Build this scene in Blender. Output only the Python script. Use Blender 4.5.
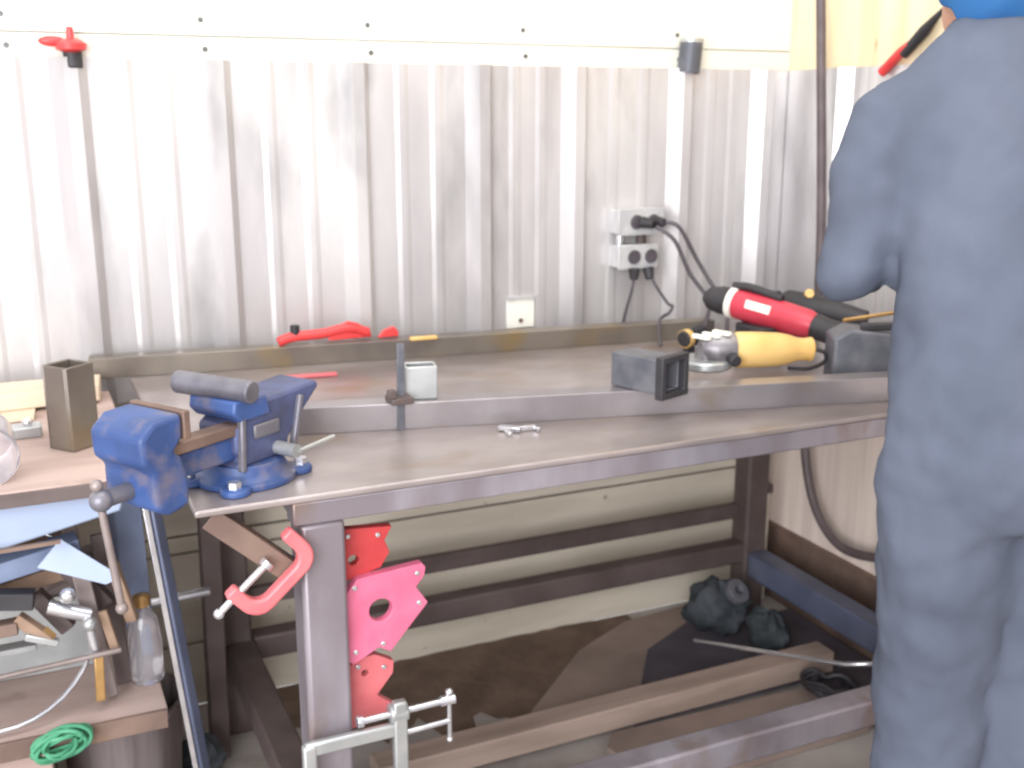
import bpy, bmesh, math, random
from mathutils import Vector, Matrix, Euler
random.seed(7)
for o in list(bpy.data.objects): bpy.data.objects.remove(o)
S = bpy.context.scene
COL = S.collection
R = math.radians
V = Vector

# ------------------------------------------------------------------ camera
cam_d = bpy.data.cameras.new('camera')
cam = bpy.data.objects.new('camera', cam_d); COL.objects.link(cam)
cam.location = (0, 0, 1.45)
cam.rotation_euler = (R(90 - 14.05), 0, R(-24.4))
cam_d.sensor_width = 36.0
cam_d.lens = 1095 / 1024 * 36.0
cam_d.clip_start = 0.02
cam_d.dof.use_dof = True            # the phone camera was not quite in focus
cam_d.dof.focus_distance = 1.0
cam_d.dof.aperture_fstop = 9.0
S.camera = cam

# ------------------------------------------------------------------ light
w = bpy.data.worlds.new('sky'); S.world = w; w.use_nodes = True
bg = w.node_tree.nodes['Background']
bg.inputs[0].default_value = (0.96, 0.95, 0.98, 1)
bg.inputs[1].default_value = 0.85
def area(name, loc, target, sx, sy, power, col):
    d = bpy.data.lights.new(name, 'AREA'); d.shape = 'RECTANGLE'; d.size = sx; d.size_y = sy
    d.energy = power; d.color = col
    o = bpy.data.objects.new(name, d); COL.objects.link(o); o.location = loc
    o.rotation_euler = (V(target) - V(loc)).to_track_quat('-Z', 'Y').to_euler()
    return o
area('bay_door_daylight', (-2.1, -1.4, 1.8), (0.3, 2.5, 1.0), 2.8, 2.6, 180, (0.97, 0.98, 1.0))
area('roof_skylight', (0.6, 1.0, 3.6), (0.6, 2.2, 0.9), 2.4, 1.2, 35, (1.0, 0.99, 0.96))
S.view_settings.view_transform = 'Standard'
S.view_settings.look = 'None'
S.view_settings.gamma = 1
S.view_settings.use_curve_mapping = False
S.view_settings.exposure = 0.55

# ------------------------------------------------------------------ materials
def lin(c):
    out = []
    for v in c:
        v = v / 255
        out.append(v / 12.92 if v <= 0.04045 else ((v + 0.055) / 1.055) ** 2.4)
    return (*out, 1)
def mat(name, c1, c2=None, rough=0.5, metal=0.0, scale=(6, 6, 6), bump=0.0, lo=0.4, hi=0.62,
        c3=None, s3=(30, 30, 30), lo3=0.55, hi3=0.7, trans=0.0, alpha=1.0, detail=5, spec=0.5, bscale=None):
    m = bpy.data.materials.new(name); m.use_nodes = True
    nt = m.node_tree; N = nt.nodes; Lk = nt.links
    b = N['Principled BSDF']
    b.inputs['Roughness'].default_value = rough; b.inputs['Metallic'].default_value = metal
    b.inputs['Specular IOR Level'].default_value = spec
    b.inputs['Base Color'].default_value = lin(c1)
    if trans: b.inputs['Transmission Weight'].default_value = trans
    if alpha < 1: b.inputs['Alpha'].default_value = alpha
    tc = N.new('ShaderNodeTexCoord')
    def noise(sc, det=detail):
        mp = N.new('ShaderNodeMapping'); mp.inputs['Scale'].default_value = sc
        Lk.new(tc.outputs['Object'], mp.inputs['Vector'])
        n = N.new('ShaderNodeTexNoise'); n.inputs['Scale'].default_value = 1.0
        n.inputs['Detail'].default_value = det
        Lk.new(mp.outputs['Vector'], n.inputs['Vector'])
        return n.outputs['Fac']
    if c2 is not None:
        f = noise(scale)
        rp = N.new('ShaderNodeValToRGB')
        rp.color_ramp.elements[0].position = lo; rp.color_ramp.elements[1].position = hi
        rp.color_ramp.elements[0].color = lin(c1); rp.color_ramp.elements[1].color = lin(c2)
        Lk.new(f, rp.inputs['Fac'])
        outc = rp.outputs['Color']
        if c3 is not None:
            f3 = noise(s3)
            r3 = N.new('ShaderNodeValToRGB')
            r3.color_ramp.elements[0].position = lo3; r3.color_ramp.elements[1].position = hi3
            r3.color_ramp.elements[0].color = (0, 0, 0, 1); r3.color_ramp.elements[1].color = (1, 1, 1, 1)
            Lk.new(f3, r3.inputs['Fac'])
            mx = N.new('ShaderNodeMix'); mx.data_type = 'RGBA'
            Lk.new(r3.outputs['Color'], mx.inputs['Factor'])
            Lk.new(outc, mx.inputs['A']); mx.inputs['B'].default_value = lin(c3)
            outc = mx.outputs['Result']
        Lk.new(outc, b.inputs['Base Color'])
    if bump:
        f = noise(bscale or tuple(4 * s for s in scale))
        bp = N.new('ShaderNodeBump'); bp.inputs['Strength'].default_value = bump; bp.inputs['Distance'].default_value = 0.01
        Lk.new(f, bp.inputs['Height']); Lk.new(bp.outputs['Normal'], b.inputs['Normal'])
    return m
M = {}
M['floor'] = mat('concrete', (150, 142, 136), (172, 165, 160), 0.85, scale=(3, 3, 3), bump=0.2, c3=(116, 104, 96), s3=(4, 4, 4), lo3=0.5, hi3=0.75)
M['white_panel'] = mat('white_panel', (228, 226, 214), (220, 218, 206), 0.5, scale=(2, 2, 2))
M['galv'] = mat('galvanised_sheet', (210, 207, 206), (190, 186, 187), 0.32, 0.35, scale=(5, 5, 1.6), lo=0.38, hi=0.66,
                c3=(166, 163, 164), s3=(8, 8, 2.6), lo3=0.52, hi3=0.74, bump=0.05)
M['boards'] = mat('pale_boards', (216, 206, 190), (196, 186, 170), 0.8, scale=(2, 2, 12), c3=(160, 146, 130), s3=(30, 30, 30), lo3=0.69, hi3=0.78)
M['ply'] = mat('plywood', (236, 218, 184), (222, 200, 162), 0.7, scale=(14, 14, 1.2), c3=(176, 150, 112), s3=(26, 26, 10), lo3=0.7, hi3=0.75)
M['ply_pale'] = mat('pale_plywood', (232, 216, 206), (216, 200, 190), 0.7, scale=(24, 24, 1.0), c3=(166, 148, 130), s3=(22, 22, 10), lo3=0.7, hi3=0.75)
M['dark_line'] = mat('dark_seam', (120, 116, 110), rough=0.8)
M['screw'] = mat('screw', (110, 110, 112), rough=0.5, metal=0.6)
M['top'] = mat('bench_plate', (138, 128, 126), (168, 158, 156), 0.32, 0.45, scale=(4, 7, 4), lo=0.35, hi=0.65, c3=(146, 128, 110), s3=(5, 9, 5), lo3=0.55, hi3=0.75, bump=0.04)
M['steel'] = mat('worn_steel', (136, 128, 134), (160, 154, 162), 0.42, 0.5, scale=(8, 8, 3), c3=(128, 106, 92), s3=(9, 9, 5), lo3=0.55, hi3=0.75, bump=0.05)
M['rust'] = mat('rusty_steel', (112, 92, 84), (134, 112, 100), 0.62, 0.3, scale=(8, 8, 8), c3=(134, 106, 82), s3=(12, 12, 12), lo3=0.6, hi3=0.8, bump=0.1)
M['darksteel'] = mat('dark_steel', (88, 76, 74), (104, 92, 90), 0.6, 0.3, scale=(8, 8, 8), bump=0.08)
M['tube'] = mat('mill_scale_tube', (112, 104, 98), (134, 126, 116), 0.38, 0.5, scale=(5, 5, 5), c3=(140, 120, 84), s3=(7, 7, 7), lo3=0.58, hi3=0.75, bump=0.04)
M['tube_grey'] = mat('grey_tube', (142, 135, 138), (162, 156, 158), 0.3, 0.6, scale=(5, 5, 5), c3=(146, 130, 112), s3=(7, 7, 7), lo3=0.6, hi3=0.8, bump=0.04)
M['bright'] = mat('bright_steel', (222, 222, 226), (200, 200, 206), 0.22, 0.85, scale=(20, 20, 20))
M['zinc'] = mat('zinc_plate', (186, 188, 188), (166, 168, 168), 0.35, 0.6, scale=(12, 12, 12))
M['vise_blue'] = mat('vise_blue', (56, 82, 136), (46, 68, 116), 0.45, 0.0, scale=(9, 9, 9), c3=(96, 94, 116), s3=(22, 22, 22), lo3=0.54, hi3=0.7, bump=0.08)
M['vise_steel'] = mat('vise_bare_iron', (120, 118, 126), (96, 94, 104), 0.45, 0.45, scale=(14, 14, 14), bump=0.06)
M['vise_dark'] = mat('vise_grimy_iron', (84, 92, 130), (70, 72, 96), 0.5, 0.3, scale=(12, 12, 12), bump=0.08)
M['pink'] = mat('pinkish_red_paint', (208, 112, 116), (200, 100, 106), 0.4, scale=(20, 20, 20))
M['magpink'] = mat('pink_magnet_paint', (206, 106, 136), (198, 96, 126), 0.38, scale=(20, 20, 20))
M['magred'] = mat('red_magnet_paint', (188, 62, 64), (176, 54, 58), 0.4, scale=(20, 20, 20))
M['red'] = mat('red_plastic', (198, 60, 78), (184, 50, 66), 0.4, scale=(12, 12, 12))
M['orange_red'] = mat('red_knob', (222, 70, 70), (206, 58, 60), 0.4, scale=(12, 12, 12))
M['yellow'] = mat('yellow_plastic', (222, 184, 118), (212, 170, 100), 0.42, scale=(12, 12, 12), c3=(196, 148, 74), s3=(20, 20, 20), lo3=0.62, hi3=0.75)
M['black'] = mat('black_rubber', (40, 38, 42), (52, 50, 54), 0.55, scale=(12, 12, 12))
M['cord'] = mat('grey_black_cord', (72, 66, 72), (84, 78, 84), 0.55, scale=(12, 12, 12))
M['hose'] = mat('dark_hose', (84, 72, 74), (98, 86, 88), 0.5, scale=(12, 12, 12))
M['cast'] = mat('cast_aluminium', (148, 144, 146), (104, 100, 104), 0.4, 0.5, scale=(16, 16, 16))
M['greybox'] = mat('grimy_grey_metal', (88, 90, 98), (112, 112, 118), 0.5, 0.3, scale=(14, 14, 14), bump=0.1)
M['outlet'] = mat('outlet_box_metal', (208, 208, 208), (192, 192, 194), 0.4, 0.35, scale=(20, 20, 20))
M['white'] = mat('white_plastic', (240, 238, 228), (232, 230, 220), 0.5, scale=(20, 20, 20))
M['wood'] = mat('cart_wood', (186, 164, 156), (168, 146, 138), 0.7, scale=(3, 16, 3), c3=(136, 114, 104), s3=(8, 8, 8), lo3=0.6, hi3=0.75)
M['paper'] = mat('cardboard', (218, 202, 180), (204, 186, 164), 0.8, scale=(5, 5, 5))
M['leg'] = mat('cart_leg_paint', (92, 98, 120), (80, 86, 106), 0.4, 0.2, scale=(8, 8, 8))
M['paleblue'] = mat('pale_blue_metal', (176, 190, 214), (162, 176, 202), 0.45, 0.1, scale=(6, 6, 6))
M['bluegrey'] = mat('blue_grey_metal', (132, 144, 172), (112, 124, 150), 0.45, 0.3, scale=(8, 8, 8))
M['scrap'] = mat('scrap_steel', (150, 138, 136), (122, 110, 106), 0.5, 0.4, scale=(10, 10, 10))
M['stick'] = mat('old_timber', (150, 124, 104), (122, 98, 82), 0.75, scale=(10, 10, 10))
M['brass'] = mat('brass', (190, 152, 100), (170, 132, 84), 0.3, 0.6, scale=(20, 20, 20))
M['green'] = mat('green_wire', (74, 148, 112), (58, 128, 96), 0.5, scale=(20, 20, 20))
M['plastic_clear'] = mat('clear_plastic', (236, 234, 240), rough=0.12, trans=0.85)
M['drum'] = mat('galvanised_bucket', (134, 124, 124), (104, 92, 94), 0.45, 0.4, scale=(24, 24, 1))
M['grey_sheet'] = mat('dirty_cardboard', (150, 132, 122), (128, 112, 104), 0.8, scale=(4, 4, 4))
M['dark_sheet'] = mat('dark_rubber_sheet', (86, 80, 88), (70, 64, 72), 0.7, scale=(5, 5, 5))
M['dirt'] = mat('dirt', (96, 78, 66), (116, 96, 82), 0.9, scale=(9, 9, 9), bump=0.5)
M['beam'] = mat('rough_timber_beam', (170, 150, 138), (148, 130, 118), 0.7, scale=(3, 20, 20))
M['rag'] = mat('dark_rag', (48, 54, 58), (70, 74, 80), 0.8, scale=(14, 14, 14), bump=0.5)
M['coverall'] = mat('blue_grey_cloth', (92, 98, 113), (82, 88, 102), 0.85, scale=(5, 5, 3), bump=0.35, bscale=(9, 9, 5), spec=0.2)
M['skin'] = mat('skin', (196, 150, 128), (186, 138, 116), 0.5, scale=(10, 10, 10))
M['cap'] = mat('blue_cloth_cap', (48, 98, 150), (40, 86, 136), 0.7, scale=(12, 12, 12), spec=0.2)
M['boot'] = mat('boot_leather', (70, 54, 44), (56, 44, 36), 0.6, scale=(12, 12, 12))

# ------------------------------------------------------------------ helpers
def rotz(a): return Matrix.Rotation(a, 4, 'Z')
def frame(origin, ux, uy, uz):
    m = Matrix.Identity(4)
    for i, u in enumerate((V(ux), V(uy), V(uz))):
        u = u.normalized()
        for r in range(3): m[r][i] = u[r]
    for r in range(3): m[r][3] = origin[r]
    return m
class MB:
    def __init__(s): s.b = bmesh.new()
    def _add(s, vs, fs, m=None):
        bv = [s.b.verts.new((m @ V(v)) if m is not None else V(v)) for v in vs]
        for f in fs:
            try: s.b.faces.new([bv[i] for i in f])
            except ValueError: pass
        return s
    def box(s, x0, x1, y0, y1, z0, z1, m=None):
        vs = [(x, y, z) for x in (x0, x1) for y in (y0, y1) for z in (z0, z1)]
        return s._add(vs, [(0, 1, 3, 2), (4, 6, 7, 5), (0, 4, 5, 1), (2, 3, 7, 6), (0, 2, 6, 4), (1, 5, 7, 3)], m)
    def bar(s, p0, p1, wd, ht, up=(0, 0, 1), m=None):
        p0, p1 = V(p0), V(p1); d = p1 - p0; L = d.length; d.normalize()
        side = d.cross(V(up)).normalized(); u = side.cross(d)
        f = frame((p0 + p1) / 2, d, -side, u)
        f2 = m @ f if m is not None else f
        return s.box(-L / 2, L / 2, -wd / 2, wd / 2, -ht / 2, ht / 2, f2)
    def tube(s, pts, r, n=10, closed=False, m=None, rads=None, squash=1.0, up=None):
        pts = [V(p) for p in pts]; k = len(pts); vs = []; fs = []
        prev = None
        for i, p in enumerate(pts):
            if closed: t = pts[(i + 1) % k] - pts[i - 1]
            else: t = pts[min(i + 1, k - 1)] - pts[max(i - 1, 0)]
            t.normalize()
            if prev is None:
                a = V(up) if up else (V((0, 0, 1)) if abs(t.z) < 0.9 else V((1, 0, 0)))
            else: a = prev
            u = (a - t * a.dot(t)).normalized(); q = t.cross(u); prev = u
            rr = rads[i] if rads else r
            ra, rb = rr if isinstance(rr, tuple) else (rr, rr * squash)
            for j in range(n):
                an = 2 * math.pi * j / n
                vs.append(p + u * math.cos(an) * ra + q * math.sin(an) * rb)
        rings = k if closed else k - 1
        for i in range(rings):
            for j in range(n):
                a = i * n + j; b_ = i * n + (j + 1) % n
                c = ((i + 1) % k) * n + (j + 1) % n; d = ((i + 1) % k) * n + j
                fs.append((a, b_, c, d))
        if not closed:
            fs.append(tuple(range(n))[::-1]); fs.append(tuple((k - 1) * n + j for j in range(n)))
        return s._add(vs, fs, m)
    def cyl(s, p0, p1, r, n=20, r2=None, m=None):
        return s.tube([p0, p1], r, n, rads=[r, r if r2 is None else r2], m=m)
    def pipe(s, p0, p1, r, ri, n=24, m=None):
        p0, p1 = V(p0), V(p1)
        d = (p1 - p0).normalized(); a = V((0, 0, 1)) if abs(d.z) < 0.9 else V((1, 0, 0))
        u = (a - d * a.dot(d)).normalized(); q = d.cross(u)
        vs = []; fs = []
        for p, rr in ((p0, r), (p1, r), (p1, ri), (p0, ri)):
            for j in range(n):
                an = 2 * math.pi * j / n; vs.append(p + u * math.cos(an) * rr + q * math.sin(an) * rr)
        for i in range(4):
            for j in range(n):
                fs.append((i * n + j, i * n + (j + 1) % n, ((i + 1) % 4) * n + (j + 1) % n, ((i + 1) % 4) * n + j))
        return s._add(vs, fs, m)
    def sqtube(s, L, a, t, m):
        """hollow square tube along local x, side a, wall t, base at z=0 centred in y"""
        h = a / 2
        o = [(-h, 0), (h, 0), (h, a), (-h, a)]; i_ = [(-h + t, t), (h - t, t), (h - t, a - t), (-h + t, a - t)]
        vs = [(x, y, z) for x in (0, L) for ring in (o, i_) for (y, z) in ring]
        fs = []
        for k in range(4):
            k2 = (k + 1) % 4
            fs += [(k, k2, 8 + k2, 8 + k), (4 + k, 12 + k, 12 + k2, 4 + k2), (k, 4 + k, 4 + k2, k2), (8 + k, 8 + k2, 12 + k2, 12 + k)]
        return s._add(vs, fs, m)
    def prism(s, outline, t, m=None, holes=()):
        """outline in local xy, thickness along local z from 0 to t; holes bridged"""
        if holes:
            tmp = bmesh.new()
            edges = []
            for lp in [outline] + list(holes):
                vv = [tmp.verts.new((x, y, 0)) for x, y in lp]
                edges += [tmp.edges.new((vv[i], vv[(i + 1) % len(vv)])) for i in range(len(vv))]
            res = bmesh.ops.triangle_fill(tmp, edges=edges, use_beauty=True)
            ext = bmesh.ops.extrude_face_region(tmp, geom=list(tmp.faces))
            for g in ext['geom']:
                if isinstance(g, bmesh.types.BMVert): g.co.z += t
            bmesh.ops.recalc_face_normals(tmp, faces=tmp.faces)
            tmp.verts.index_update()
            vs = [v.co.copy() for v in tmp.verts]; fs = [tuple(v.index for v in f.verts) for f in tmp.faces]
            tmp.free()
            return s._add(vs, fs, m)
        n = len(outline)
        vs = [(x, y, 0) for x, y in outline] + [(x, y, t) for x, y in outline]
        fs = [tuple(range(n))[::-1], tuple(range(n, 2 * n))] + [(i, (i + 1) % n, n + (i + 1) % n, n + i) for i in range(n)]
        return s._add(vs, fs, m)
    def lathe(s, prof, m=None, n=24):
        vs = []; fs = []
        for r, z in prof:
            for j in range(n):
                an = 2 * math.pi * j / n; vs.append((r * math.cos(an), r * math.sin(an), z))
        for i in range(len(prof) - 1):
            for j in range(n):
                fs.append((i * n + j, i * n + (j + 1) % n, (i + 1) * n + (j + 1) % n, (i + 1) * n + j))
        fs.append(tuple(range(n))[::-1]); fs.append(tuple((len(prof) - 1) * n + j for j in range(n)))
        return s._add(vs, fs, m)
    def ball(s, c, r, m=None, n=14, sc=(1, 1, 1)):
        prof = [(max(r * math.sin(math.pi * i / n), 1e-4), -r * math.cos(math.pi * i / n)) for i in range(n + 1)]
        mm = Matrix.Translation(V(c)) @ Matrix.Diagonal((*sc, 1))
        return s.lathe(prof, (m @ mm) if m is not None else mm, n=16)
MW = {}
def build(name, mb, m, parent=None, bevel=0.0, smooth=True, seg=2):
    b = mb.b
    bmesh.ops.recalc_face_normals(b, faces=b.faces)
    if parent is not None:
        b.transform(MW[parent.name].inverted())
    me = bpy.data.meshes.new(name); b.to_mesh(me); b.free()
    o = bpy.data.objects.new(name, me); COL.objects.link(o)
    me.materials.append(M[m] if isinstance(m, str) else m)
    if parent is not None:
        o.parent = parent; MW[o.name] = MW[parent.name]
    else: MW[o.name] = Matrix.Identity(4)
    if bevel:
        bv = o.modifiers.new('bevel', 'BEVEL'); bv.width = bevel; bv.segments = seg; bv.limit_method = 'ANGLE'; bv.angle_limit = R(40)
    if smooth:
        for p in me.polygons: p.use_smooth = True
        me.set_sharp_from_angle(angle=R(38))
    return o
def tag(o, label, cat, group=None, kind=None):
    if label: o['label'] = label
    if cat: o['category'] = cat
    if group: o['group'] = group
    if kind: o['kind'] = kind
    return o
def thing(name, label, cat, loc, group=None):
    o = bpy.data.objects.new(name, None); COL.objects.link(o); o.location = loc
    o.empty_display_size = 0.05
    MW[o.name] = Matrix.Translation(V(loc))
    return tag(o, label, cat, group)
def solo(name, mb, m, label, cat, group=None, **k):
    """a thing of one mesh, origin at its base"""
    bb = [v.co for v in mb.b.verts]
    c = V((sum(v.x for v in bb) / len(bb), sum(v.y for v in bb) / len(bb), min(v.z for v in bb)))
    mb.b.transform(Matrix.Translation(-c))
    o = build(name, mb, m, **k); o.location = c
    return tag(o, label, cat, group)
def struct(name, mb, m, parent=None, **k):
    o = build(name, mb, m, parent, **k)
    if parent is None: o['kind'] = 'structure'
    return o
def smooth_path(pts, n=8):
    pts = [V(p) for p in pts]; out = []
    P = [pts[0]] + pts + [pts[-1]]
    for i in range(1, len(P) - 2):
        p0, p1, p2, p3 = P[i - 1:i + 3]
        for k in range(n):
            t = k / n
            out.append(0.5 * ((2 * p1) + (-p0 + p2) * t + (2 * p0 - 5 * p1 + 4 * p2 - p3) * t * t + (-p0 + 3 * p1 - 3 * p2 + p3) * t ** 3))
    out.append(pts[-1]); return out

# ------------------------------------------------------------------ setting
WY = 2.58     # face of the back wall
WX = 2.02     # face of the right wall
struct('floor', MB().box(-3.5, WX, -3.0, WY, -0.08, 0.0), 'floor')
wb = struct('wall_back', MB().box(-3.5, WX + 0.12, WY + 0.012, WY + 0.12, 0, 3.0), 'dark_line', smooth=False)
# lower horizontal boards
lb = MB(); zz = -0.003
for h in (0.17, 0.12, 0.12, 0.045, 0.09, 0.12, 0.12, 0.12):
    lb.box(-3.5, WX, WY, WY + 0.012, zz + 0.003, zz + h - 0.003); zz += h
build('horizontal_boards', lb, 'boards', wb, bevel=0.002)
build('upper_panel', MB().box(-3.5, WX, WY, WY + 0.012, 1.609, 3.0), 'white_panel', wb)
# white batten over the metal sheet
tb = struct('trim_1', MB().box(-3.5, WX, WY - 0.004, WY + 0.012, 1.52, 1.606), 'white_panel', bevel=0.002)
for x in (0.42, 0.80, 1.20, 1.65, 0.02):
    sc = MB().cyl((x, WY - 0.002, 1.642), (x, WY + 0.004, 1.642), 0.006, 10)
    build('screw_head', sc, 'screw', tb)
    sc = MB().cyl((x + 0.005, WY - 0.007, 1.580), (x + 0.005, WY, 1.580), 0.006, 10)
    build('screw_head', sc, 'screw', tb)
# corrugated metal wainscot: a profile of ribs extruded upward
def ribbed(u0, u1, ribs, minors):
    """list of (u, depth) along the wall; depth = how far the sheet stands off"""
    ev = []
    for r in ribs: ev += [(r - 0.040, 0), (r - 0.012, 0.030), (r + 0.014, 0.030), (r + 0.034, 0)]
    for r in minors: ev += [(r - 0.018, 0), (r - 0.007, 0.0032), (r + 0.007, 0.0032), (r + 0.018, 0)]
    ev = [(u0, 0)] + sorted(e for e in ev if u0 < e[0] < u1) + [(u1, 0)]
    return ev
ribs = [-1.40, -1.09, -0.78, -0.475, -0.168, 0.142, 0.442, 0.762, 1.08, 1.345, 1.665, 1.93]
minors = []
for a, b_ in zip(ribs[:-1], ribs[1:]): minors += [a + (b_ - a) * 0.36, a + (b_ - a) * 0.64]
prof = ribbed(-1.5, WX - 0.004, ribs, minors)
ZB, ZT = 0.80, 1.557
def sheet(prof, f):
    mb = MB(); vs = []; fs = []
    nz = 2
    for (u, d) in prof:
        for z in (ZB, ZT): vs.append(f(u, d, z))
    for i in range(len(prof) - 1): fs.append((2 * i, 2 * i + 2, 2 * i + 3, 2 * i + 1))
    return mb._add(vs, fs)
o = build('metal_cladding', sheet(prof, lambda u, d, z: (u, WY - 0.006 - d, z)), 'galv', wb, smooth=False)
sm = o.modifiers.new('thick', 'SOLIDIFY'); sm.thickness = 0.0012
wr = struct('wall_right', MB().box(WX + 0.012, WX + 0.12, -0.6, WY, 0, 3.0), 'ply', smooth=False)
build('upper_plywood', MB().box(WX, WX + 0.012, -0.6, WY, 1.54, 3.0), 'ply', wr)
build('lower_plywood', MB().box(WX, WX + 0.012, -0.6, WY, 0, 0.80), 'ply_pale', wr)
ribs2 = [-0.4 + 0.305 * k for k in range(10)]
ribs2 = [r for r in ribs2 if r < 2.5] + []
minors2 = []
for a, b_ in zip(ribs2[:-1], ribs2[1:]): minors2 += [a + (b_ - a) * 0.36, a + (b_ - a) * 0.64]
o = build('metal_cladding', sheet(ribbed(-0.5, WY - 0.01, ribs2, minors2), lambda u, d, z: (WX - 0.004 - d, u, z)), 'galv', wr, smooth=False)
sm = o.modifiers.new('thick', 'SOLIDIFY'); sm.thickness = 0.0012
struct('baseboard_right', MB().box(WX - 0.02, WX, -0.6, WY, 0.0, 0.235), 'rust', bevel=0.003)

# ------------------------------------------------------------------ workbench
BX0, BX1, BY0, BY1, BZ = 0.20, 1.90, 1.565, 2.47, 0.88
T = thing('workbench', 'long rusty steel welding bench standing in the corner, topped with a thick plate', 'workbench', (1.05, 2.0, 0))
build('bench_top', MB().box(BX0, BX1, BY0, BY1, BZ - 0.012, BZ), 'top', T, bevel=0.004, seg=3)
build('apron', MB().box(0.345, BX1, BY0 + 0.004, BY0 + 0.05, 0.83, BZ - 0.012), 'steel', T, bevel=0.003)
build('apron', MB().box(0.345, BX1, BY1 - 0.05, BY1 - 0.004, 0.80, BZ - 0.012), 'steel', T, bevel=0.003)
build('apron', MB().box(0.35, 0.40, BY0 + 0.05, BY1 - 0.05, 0.83, BZ - 0.012), 'steel', T, bevel=0.003)
build('apron', MB().box(BX1 - 0.05, BX1, BY0 + 0.05, BY1 - 0.05, 0.83, BZ - 0.012), 'steel', T, bevel=0.003)
LW = 0.072
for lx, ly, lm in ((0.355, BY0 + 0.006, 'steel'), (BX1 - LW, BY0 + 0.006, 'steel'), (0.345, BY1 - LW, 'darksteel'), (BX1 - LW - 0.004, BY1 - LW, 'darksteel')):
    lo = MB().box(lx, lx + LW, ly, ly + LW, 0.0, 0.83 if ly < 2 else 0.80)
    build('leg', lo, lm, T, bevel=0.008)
build('lower_rail', MB().box(0.42, BX1 - LW, BY0 + 0.01, BY0 + 0.07, 0.18, 0.242), 'steel', T, bevel=0.006)
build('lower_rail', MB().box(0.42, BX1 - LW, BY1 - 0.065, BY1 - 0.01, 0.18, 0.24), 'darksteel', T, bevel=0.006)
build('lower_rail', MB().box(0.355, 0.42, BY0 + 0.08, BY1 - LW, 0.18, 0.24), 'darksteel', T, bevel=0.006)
build('lower_rail', MB().box(BX1 - 0.066, BX1 - 0.004, BY0 + 0.08, BY1 - LW, 0.14, 0.215), 'leg', T, bevel=0.006)
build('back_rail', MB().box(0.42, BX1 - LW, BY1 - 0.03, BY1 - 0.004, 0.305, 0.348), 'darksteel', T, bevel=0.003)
# diagonal brace under the overhang (angle iron)
br = MB()
br.bar((0.222, 1.575, 0.862), (0.352, 1.575, 0.742), 0.004, 0.034, up=(0.68, 0, 0.73))
br.bar((0.232, 1.592, 0.874), (0.362, 1.592, 0.754), 0.036, 0.004, up=(0.68, 0, 0.73))
build('brace', br, 'rust', T, bevel=0.001)

# ------------------------------------------------------------------ square tubes on the bench
def tube_on(p0, p1, a, z0):
    p0, p1 = V((*p0, z0)), V((*p1, z0)); d = (p1 - p0); L = d.length; d.normalize()
    side = V((0, 0, 1)).cross(d)
    return frame(p0 + side * a / 2, d, side, (0, 0, 1)), L
f, L = tube_on((0.417, 1.888), (1.60, 1.624), 0.05, BZ)
solo('square_tube', MB().sqtube(L, 0.05, 0.003, f), 'tube_grey', 'long grey square steel tube lying along the front of the bench top', 'steel tube', 'square tubes on the bench', bevel=0.003)
f, L = tube_on((0.119, 2.486), (1.62, 2.308), 0.046, BZ)
solo('square_tube', MB().sqtube(L, 0.046, 0.003, f), 'tube', 'long rusty square steel tube lying along the back of the bench by the metal wall', 'steel tube', 'square tubes on the bench', bevel=0.003)

def helper_xz(y): return frame((0, y, 0), (1, 0, 0), (0, 0, 1), (0, -1, 0))

# ------------------------------------------------------------------ C-clamps
def c_frame(mb, u0, u1, d, sec, th, m, r=0.02):
    """C outline in local xy: jaws at x=u0 and x=u1 (inside faces), spine at y=d (inside)"""
    def arc(cx, cy, rr, a0, a1, n=6): return [(cx + rr * math.cos(R(a0 + (a1 - a0) * k / n)), cy + rr * math.sin(R(a0 + (a1 - a0) * k / n))) for k in range(n + 1)]
    outl = [(u0 - sec, -sec * 0.7), (u0, -sec * 0.7)]
    outl += arc(u0 + r, d - r, r, 180, 90)
    outl += arc(u1 - r, d - r, r, 90, 0)
    outl += [(u1, -sec * 0.7), (u1 + sec, -sec * 0.7)]
    outl += arc(u1 + sec - r * 1.6, d + sec - r * 1.6, r * 1.6, 0, 90)
    outl += arc(u0 - sec + r * 1.6, d + sec - r * 1.6, r * 1.6, 90, 180)
    outl = [(x, y) for x, y in outl]
    mb.prism(outl, th, m @ Matrix.Translation((0, 0, -th / 2)))
    return mb
# pink one on the brace
us = V((0.745, 0, 0.667)); vs_ = V((0.667, 0, -0.745)); ns = us.cross(vs_)
fo = frame((0.224, 1.56, 0.715), us, vs_, ns)
T = thing('c_clamp', 'pinkish red C-clamp gripping the diagonal brace below the vise', 'clamp', (0.28, 1.56, 0.71), 'screw clamps on the bench')
build('frame', c_frame(MB(), 0.047, 0.144, 0.034, 0.021, 0.022, fo), 'pink', T, bevel=0.004)
sb = MB().cyl((0, 0, 0), (0.1, 0, 0), 0.0058, 14, m=fo); sb.ball((0.0, 0, 0), 0.0085, m=fo)
build('screw', sb, 'bright', T)
build('swivel_pad', MB().cyl((0.096, 0, 0), (0.106, 0, 0), 0.011, 16, m=fo), 'bright', T, bevel=0.001)
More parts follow.
